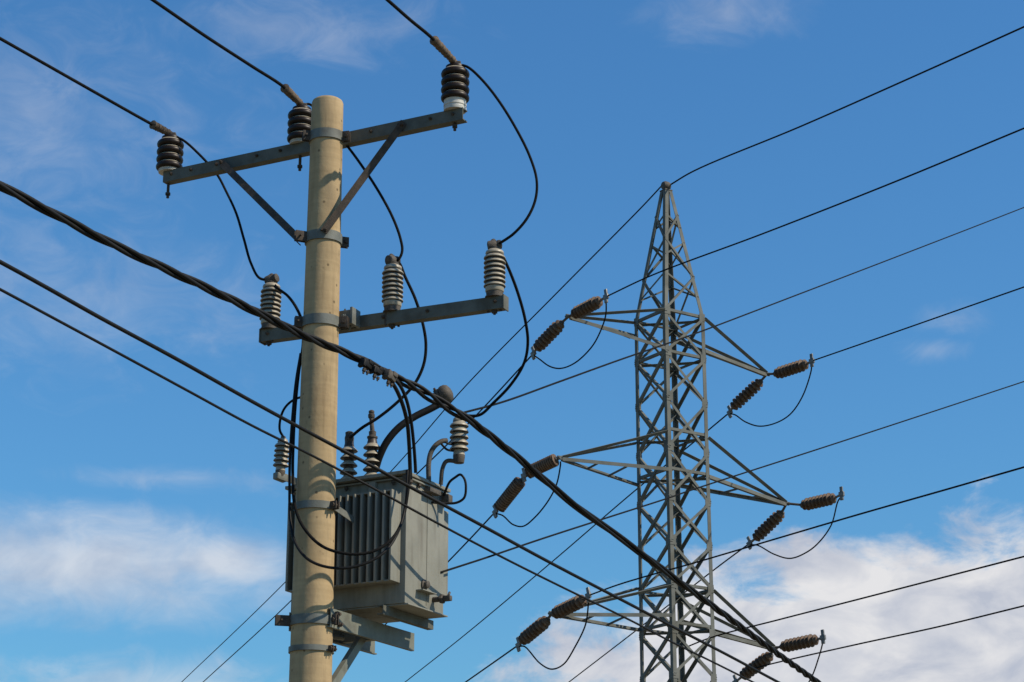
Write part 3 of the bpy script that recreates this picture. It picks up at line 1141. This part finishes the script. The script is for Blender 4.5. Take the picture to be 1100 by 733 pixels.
# transformer bushings
for px, lab, rod in ((374, None, False), (399, None, True)):
    # on the lid, a little behind its front edge
    best = None
    for i in range(400):
        p = TC - E * (TL * i / 400) + W * 0.13 + Z * LT
        d = p - CAM
        dep = d.y * math.cos(PITCH) + d.z * math.sin(PITCH)
        x = 550 + d.x / dep * F_PX
        if best is None or abs(x - px) < best[0]:
            best = (abs(x - px), p)
    p = best[1]
    bm = nb()
    pr, mt = [], []
    for i in range(5):
        a = 0.03 + 0.056 * i
        pr += [(0.037, a), (0.062, a + 0.002), (0.066, a + 0.006), (0.064, a + 0.012), (0.050, a + 0.026), (0.038, a + 0.038), (0.037, a + 0.054)]
        mt += [0, 0, 1, 1, 1, 0, 0]  # dark sections put the shade beneath each shed into the colour
    pr += [(0.034, 0.315), (0.034, 0.335)]
    mt += [0, 0]
    add_lathe(bm, p, Z, pr, 30, mt[:len(pr) - 1])
    bsh = obj('bushing', bm, [M['brown_shade_porcelain'], M['cream_porcelain']], tr, smooth=45)
    bm = nb()
    add_lathe(bm, p - Z * 0.002, Z, [(0.06, 0), (0.06, 0.02), (0.046, 0.029)], 20)
    obj('flange', bm, M['arm'], bsh, origin=world_loc(bsh))
    bm = nb()
    if rod:
        add_lathe(bm, p + Z * 0.335, Z, [(0.04, 0), (0.04, 0.012), (0.026, 0.02), (0.028, 0.05), (0.02, 0.054)], 14)
        q = p + Z * 0.38
        add_tube(bm, [q, q + Z * 0.07 - E * 0.008, q + Z * 0.115 - E * 0.012], [0.019, 0.016, 0.018], 10)
        add_lathe(bm, q + Z * 0.11 - E * 0.012, Z, [(0.02, 0), (0.026, 0.008), (0.026, 0.03), (0.018, 0.036), (0.022, 0.042), (0.022, 0.056), (0.01, 0.064)], 10)
        BUSH2 = p + Z * 0.36
    else:
        add_lathe(bm, p + Z * 0.335, Z, [(0.034, 0), (0.036, 0.03), (0.03, 0.05), (0.032, 0.07), (0.018, 0.078)], 12)
        BUSH1 = p + Z * 0.36
    obj('terminal', bm, M['cap'], bsh, origin=world_loc(bsh))


# surge arresters on brackets
def arrester(p, s, tilt, label, n=5):
    t = empty('surge_arrester', p, label, 'surge arrester', 'surge arresters beside the transformer')
    a_ = Vector((tilt, 0, 1)).normalized()
    bm = nb()
    pr, mt = [], []
    for i in range(n):
        a = 0.06 + 0.046 * i
        pr += [(0.046, a), (0.070, a + 0.001), (0.073, a + 0.004), (0.072, a + 0.011), (0.064, a + 0.022), (0.050, a + 0.034), (0.046, a + 0.044)]
        mt += [0, 0, 1, 1, 1, 1, 0]  # brown undersides are painted shade, cream is the porcelain itself
    e = 0.06 + 0.046 * n
    pr += [(0.05, e), (0.045, e + 0.02), (0.03, e + 0.035)]
    mt += [1, 1, 1]
    add_lathe(bm, p, a_, [(r * s, h * s) for r, h in pr], 30, mt[:len(pr) - 1])
    obj('porcelain', bm, [M['brown_shade_porcelain'], M['cream_porcelain']], t, smooth=45)
    bm = nb()
    add_lathe(bm, p, a_, [(0.046 * s, 0.02 * s), (0.042 * s, 0.059 * s)], 18)
    obj('collar', bm, M['cream_porcelain'], t)
    bm = nb()
    add_lathe(bm, p - a_ * 0.045 * s, a_, [(0.02 * s, 0), (0.04 * s, 0.004 * s), (0.046 * s, 0.05 * s), (0.046 * s, 0.064 * s)], 12)
    obj('base', bm, M['cap'], t)
    bm = nb()
    add_lathe(bm, p + a_ * (e + 0.032) * s, a_, [(0.022 * s, 0), (0.024 * s, 0.02 * s), (0.01 * s, 0.03 * s)], 10)
    obj('terminal', bm, M['cap'], t)
    return t, p + a_ * (e + 0.05) * s


pr_ = P(493, 492, 14.98)
arr_r, ARR = arrester(pr_, 0.97, 0.0, 'pale ribbed surge arrester standing on a bent bracket right of the transformer lid')
pl_ = P(301, 508, 14.88)
arr_l, ALT = arrester(pl_, 0.80, 0.05, 'small brown ribbed surge arrester left of the pole, beside the transformer')
bm = nb()
add_tube(bm, catmull([TC + E * 0.03 + W * 0.44 + Z * LT, P(475.5, 503, 14.98), P(480, 495.5, 14.98), pr_ - Z * 0.03], 6), [0.016] * 19, 10)
obj('bracket', bm, M['cap'], arr_r)
bm = nb()
b0, b1 = pl_ - Z * 0.02, TC - E * 0.86 + W * 0.0 + Z * LT
db = (b1 - b0).normalized()
add_box(bm, b0.lerp(b1, 0.5), db, db.cross(Z).normalized(), Z, (b1 - b0).length, 0.012, 0.055, 0.003)
add_box(bm, b0 - Z * 0.015, db, db.cross(Z).normalized(), Z, 0.09, 0.06, 0.05, 0.008)
obj('bracket', bm, M['galv'], arr_l, smooth=30)

# ------------------------------------------------------------------ medium voltage wires coming in from the upper left
MV = [
    ('L', [(162, 133), (120, 109.5), (60, 75.5), (0, 41.5), (-80, -4)], 'wire from the upper left ending on the left upper insulator'),
    ('M', [(304, 93), (270, 71), (220, 38.5), (164, 0), (90, -50)], 'wire from the top edge ending on the insulator beside the pole top'),
    ('R', [(464, 41), (440, 21), (415, -1), (350, -56)], 'wire from the top edge ending on the right upper insulator'),
]
for key, pix, lab in MV:
    topi = UPI[key] + Z * (0.085 + 4 * 0.066 + 0.055) * 0.98
    ht = topi.z - CAM.z
    pts = [topi]
    for i, (px, py) in enumerate(pix):
        d = pix_dir(px, py)
        hh = ht + 0.01 * 0 - 0.0
        pts.append(CAM + d * ((ht) / d.z))
    wt = empty('overhead_wire', pts[0], lab, 'power line', 'wires arriving at the upper crossarm')
    bm = nb()
    add_tube(bm, catmull(pts, 8), 0.0125, 8)
    obj('conductor', bm, M['wire'], wt, smooth=60)
    bm = nb()
    sp = catmull(pts[:3], 10)[:11]
    n_ = 26
    fine = [pts[0].lerp(pts[1], 0.94 * i / n_) for i in range(n_ + 1)]
    rr = [0.019 + 0.012 * (i / n_) ** 0.7 + 0.0075 * math.sin(i * 2.1) + 0.003 * math.sin(i * 5.3) for i in range(n_ + 1)]
    rr[0] = 0.016
    rr[-1] = 0.014
    add_tube(bm, fine, rr, 12)
    obj('wire_grip', bm, M['grip'], wt, smooth=70)

# jumper leads of the pole
topL, topM, topR = [UPI[k] + Z * 0.385 for k in 'LMR']
loL, loM, loR = [LOI[k] + Z * 0.40 for k in 'LMR']
JR = 0.0104
gj = 'leads curving between the two crossarms'
wire('jumper_lead', [topL, P(197, 151, 15.38), P(215, 167, 15.36), P(232, 186, 15.36), P(243, 206, 15.25), P(254, 230, 15.12), P(262, 257, 15.02), P(270, 284, 14.94), P(279, 299, 14.92), loL],
     JR, 'lead curving down from the left upper insulator to the left lower insulator', 'jumper wire', group=gj)
wire('jumper_lead', [topM, P(332, 112, 14.92), P(350, 130, 14.86), P(369, 152, 14.72), P(385, 173, 14.62), P(405, 203, 14.55), P(421, 232, 14.52), P(430, 256, 14.5), P(432, 270, 14.5), P(428, 279, 14.5), loM],
     JR, 'lead curving from behind the pole top down to the middle lower insulator', 'jumper wire', group=gj)
wire('jumper_lead', [topR, P(502, 72, 14.2), P(516, 84, 14.18), P(534, 106, 14.16), P(553, 136, 14.14), P(569, 168, 14.12), P(576.5, 194, 14.1), P(575, 215, 14.1), P(566, 235, 14.1), P(552, 251, 14.12), P(540, 259.5, 14.15), loR],
     JR, 'lead bulging out right from the right upper insulator to the right lower one', 'jumper wire', group=gj)
gd = 'leads dropping from the lower crossarm'
wire('jumper_lead', [loR, P(537, 270, 14.25), P(546, 288, 14.3), P(556, 314, 14.4), P(564, 343, 14.5), P(567, 368, 14.6), P(563, 390, 14.7), P(549, 413, 14.8), P(530, 433, 14.9), P(515, 446, 14.95), ARR],
     JR * 1.1, 'lead dropping from the right lower insulator to the right surge arrester', 'jumper wire', group=gd)
wire('jumper_lead', [loM, P(429, 283, 14.62), P(435, 297, 14.62), P(446, 321, 14.62), P(454, 347, 14.62), P(457.5, 370, 14.64), P(455, 392, 14.66), P(445, 413, 14.68), P(426, 433, 14.7), P(406, 449, 14.72), P(390, 459, 14.74), BUSH1],
     JR * 1.1, 'lead dropping from the middle lower insulator to the transformer bushings', 'jumper wire', group=gd)
wire('jumper_lead', [loL, P(298, 309.5, 14.86), P(309, 318, 14.8), P(319, 332, 14.72), P(325, 348, 14.66), P(325.5, 370, 14.6), P(321, 400, 14.55), P(317, 440, 14.5), P(315, 480, 14.46), P(314.5, 510, 14.42), P(317, 545, 14.34), P(327, 568, 14.28),
                     P(348, 588, 14.22), P(378, 595.5, 14.22), P(402, 592, 14.25), P(420, 580, 14.3), P(432, 560, 14.42), P(438, 530, 14.5), P(440.5, 505, 14.55)],
     JR * 1.08, 'long lead down the left side of the pole, looping across the fins', 'jumper wire', group=gd)
wire('drop_cable', [P(323, 380, 14.62), P(318, 410, 14.56), P(314, 450, 14.5), P(311.5, 490, 14.46), P(311, 520, 14.42), P(312, 560, 14.36), P(318, 585, 14.28), P(331, 601, 14.22),
                    P(350, 609, 14.2), P(375, 610, 14.2), P(398, 603, 14.22), P(415, 591, 14.26), P(429, 568, 14.38), P(436, 540, 14.48), P(438, 505, 14.55)],
     JR * 1.0, 'lower of the two black cable loops hanging across the pole and fins', 'cable', 'black_cable')
wire('jumper_lead', [ALT, P(300.5, 462, 14.88), P(302, 447, 14.88), P(307, 437, 14.88), P(315, 430, 14.87), P(326, 426, 14.86), P(340, 423, 14.84)],
     JR * 0.9, 'short hooked lead from the left surge arrester to behind the pole', 'jumper wire')

# thin single wires running to the right
wire('thin_wire', [ARR + Z * 0.01, P(540, 432, 15.8), P(600, 410.5, 17), P(665, 387, 18.5), P(740, 361, 20.5), P(860, 315.5, 24), P(980, 269.5, 27), P(1100, 223, 30), P(1260, 160, 34)],
     0.0085, 'thin wire rising right from the surge arrester, passing before the upper tower body', 'power line')
wire('thin_wire', [TC + W * 0.5 + E * 0.004 + Z * z_at(615, 15.07), P(500, 606.5, 15.4), P(520, 600, 15.7), P(582, 579, 16.6), P(650, 557, 17.8), P(720, 534.5, 19), P(740, 527.5, 19.4), P(887, 480, 22), P(1000, 443, 24), P(1100, 410, 26), P(1260, 357, 29)],
     0.0078, 'thin wire rising right from the transformer side, passing before the middle tower body', 'power line')

# ------------------------------------------------------------------ low voltage cables crossing in front of the pole
BUND = [(-90, 152), (0, 199.6), (60, 231), (120, 262), (180, 290), (240, 318), (285, 340), (327, 361), (360, 374.5), (393, 389), (418, 402), (445, 416), (475, 434), (490, 443), (505, 452),
        (530, 471), (560, 495), (614, 540), (680, 588), (720, 618), (768, 653), (829, 698), (878, 733), (980, 806)]
bpts = path(BUND, [(0, 11.2), (350, 13.68), (505, 14.62), (880, 20)])
sp = catmull(bpts, 16)
tw = empty('twisted_cable', sp[0], 'thick black twisted cable bundle crossing in front of the pole and tower', 'cable')
lens = [0.0]
for a, b in zip(sp, sp[1:]):
    lens.append(lens[-1] + (b - a).length)


def resample(sp, lens, step):
    out = []
    j = 0
    s = 0.0
    while s <= lens[-1]:
        while j < len(lens) - 2 and lens[j + 1] < s:
            j += 1
        t = (s - lens[j]) / max(1e-9, lens[j + 1] - lens[j])
        out.append((s, sp[j].lerp(sp[j + 1], t)))
        s += step
    return out


rs = resample(sp, lens, 0.05)
for k in range(3):
    bm = nb()
    pts = []
    for i, (s, p) in enumerate(rs):
        a, b = rs[max(i - 1, 0)][1], rs[min(i + 1, len(rs) - 1)][1]
        u, v = frame_of((b - a))
        d = p - CAM
        x = 550 + d.x / (d.y * math.cos(PITCH) + d.z * math.sin(PITCH)) * F_PX
        spread = 1.0
        if 420 < x < 506:
            spread = 1.0 + 0.55 * math.sin(math.pi * (x - 420) / 86)
        ang = 2 * math.pi * (s / (1.05 + 0.12 * math.sin(s * 0.9)) + k / 3)
        pts.append(p + (u * math.cos(ang) + v * math.sin(ang)) * 0.0168 * spread)
    add_tube(bm, pts, 0.0145, 8)
    obj('strand', bm, M['black_cable'], tw, smooth=60)

CA = [(-90, 235), (0, 281.5), (50, 309), (105, 340), (190, 386), (270, 431), (340, 469), (400, 501), (440, 523), (509, 560), (590, 604), (680, 651), (720, 672), (780, 703), (836, 733), (930, 783)]
CB = [(-90, 264), (0, 311), (54, 340), (130, 381), (200, 419), (270, 457), (340, 492), (400, 524), (465, 559.5), (540, 599), (600, 629), (680, 668), (720, 689), (765, 711), (809, 733), (900, 779)]
wire('service_cable', path(CA, [(0, 10.8), (340, 13.7), (480, 14.4), (840, 19)]), 0.0128, 'upper of two single black cables passing in front of the transformer', 'cable', 'black_cable')
wire('service_cable', path(CB, [(0, 10.7), (340, 13.6), (480, 14.35), (810, 18.5)]), 0.0088, 'thinner lower black cable passing in front of the transformer', 'cable', 'black_cable')

# cables dropping from the bundle to the transformer
g3 = 'black cables dropping from the twisted bundle to the transformer lid'
wire('drop_cable', [P(410, 400, 14.0), P(421, 411, 14.05), P(430, 428, 14.15), P(437, 452, 14.3), P(439.5, 478, 14.45), P(440.5, 503, 14.55), P(441, 515, 14.58)],
     0.0145, 'left one of the pair of black cables dropping from the bundle to the lid', 'cable', 'black_cable', group=g3)
wire('drop_cable', [P(417, 403, 14.03), P(428, 412, 14.1), P(436, 428, 14.2), P(441.5, 452, 14.35), P(444.5, 478, 14.48), P(446, 498, 14.57), P(446.5, 508, 14.6)],
     0.0125, 'right one of the pair of black cables dropping from the bundle to the lid', 'cable', 'black_cable', group=g3)
# connectors on the bundle
for (px, py, Y, sc, lab) in ((393, 391, 13.88, 1.0, 'dark cable connector on the bundle nearest the pole'), (404, 398, 13.94, 0.9, 'dark cable connector midway on the bundle right of the pole'),
                             (419, 404, 14.02, 1.1, 'brown cable connector on the bundle where the drop cables leave')):
    c = P(px, py, Y)
    t = empty('cable_connector', c, lab, 'cable connector', 'connectors clamped on the twisted cable')
    d = Vector((0.62, 0.72, -0.3)).normalized()
    u, v = frame_of(d)
    bm = nb()
    d2 = (d + u * 0.35 * (sc - 0.95) * 5).normalized()
    add_box(bm, c, d2, d2.cross(v).normalized(), v, 0.10 * sc, 0.05, 0.052 * sc, 0.014)
    add_box(bm, c + v * 0.022 + d * 0.025, d, u, v, 0.045 * sc, 0.06, 0.035, 0.010)
    add_box(bm, c - v * 0.015 - d * 0.03, d, u, v, 0.03 * sc, 0.066, 0.05, 0.010)
    obj('body', bm, M['cap'] if sc > 1 else M['black_cable'], t)
    bm = nb()
    add_bolt(bm, c - v * 0.04 * sc, -v, 0.014, 0.04)
    add_bolt(bm, c - v * 0.04 * sc + d * 0.035, -v, 0.012, 0.03)
    obj('bolt', bm, M['rusty'], t)

# conduit with its hood, rising from the lid
hood = P(476, 425, 14.95)
cd = empty('conduit', TC - E * 0.27 + W * 0.2 + Z * LT, 'thick bent black conduit rising from the transformer lid to a round ribbed hood', 'conduit')
bm = nb()
cp = [P(403, 506, 14.95), P(408, 490, 14.9), P(416, 474, 14.88), P(429, 459, 14.88), P(446, 447.5, 14.9), P(463, 439, 14.92), P(474, 433, 14.94)]
add_tube(bm, catmull(cp, 8), 0.027, 14)
obj('pipe', bm, M['black_cable'], cd)
bm = nb()
hd = Vector((0.75, -0.25, 0.35)).normalized()
add_lathe(bm, hood - hd * 0.062, hd, [(0.03, 0), (0.05, 0.005), (0.058, 0.02), (0.052, 0.026), (0.062, 0.034), (0.066, 0.046), (0.058, 0.052), (0.068, 0.058), (0.072, 0.075), (0.07, 0.1), (0.058, 0.12), (0.03, 0.132), (0.0, 0.136)], 22)
obj('hood', bm, M['cap'], cd)
bm = nb()
hp = hood - Z * 0.06
add_box(bm, hp, X, YV, Z, 0.05, 0.05, 0.07, 0.012)
add_box(bm, hp + X * 0.05 - Z * 0.03, X, YV, Z, 0.05, 0.05, 0.02, 0.006)
add_box(bm, hood - hd * 0.05 + Z * 0.015, hd, hd.cross(Z).normalized(), Z, 0.05, 0.09, 0.06, 0.015)
add_box(bm, hood - hd * 0.03 - Z * 0.045, X, YV, Z, 0.075, 0.06, 0.05, 0.015)
add_bolt(bm, hood - hd * 0.06 + Z * 0.05, Vector((-0.4, -0.5, 0.7)).normalized(), 0.018, 0.04)
obj('clamp', bm, M['rusty'], cd)

# low voltage tails on the right of the lid
t_ = empty('cable_tail', TC + E * 0.02 + W * 0.26 + Z * LT, 'short thick bent cable tail between the transformer lid and the right arrester', 'cable')
bm = nb()
add_tube(bm, catmull([TC + E * 0.02 + W * 0.28 + Z * (LT - 0.01), P(460.5, 498, 14.86), P(463, 486, 14.87), P(468, 478.5, 14.88), P(475, 474, 14.9), P(480, 473.5, 14.92)], 6), 0.0185, 12)
obj('sleeve', bm, M['cap'], t_)
bm = nb()
add_tube(bm, catmull([P(474, 477, 14.9), P(480, 483, 14.92), P(487, 484.5, 14.95)], 6), 0.009, 8)
add_tube(bm, catmull([P(478, 475, 14.9), P(482, 477, 14.92), P(487, 477, 14.95)], 6), 0.008, 8)
obj('lead', bm, M['black_cable'], t_)
wire('loop_lead', [TC + E * 0.045 + W * 0.46 + Z * (LZ - 0.05), P(483, 518, 14.98), P(489, 513, 14.97), P(494.5, 510, 14.96), P(499, 515, 14.96), P(500.5, 525, 14.96), P(498.5, 535, 14.97), P(491, 540, 14.98), P(479, 541, 14.98), TC + E * 0.004 + W * 0.36 + Z * z_at(540, 14.95)],
     0.0095, 'small black wire looping out from the right side of the transformer', 'cable', 'black_cable')
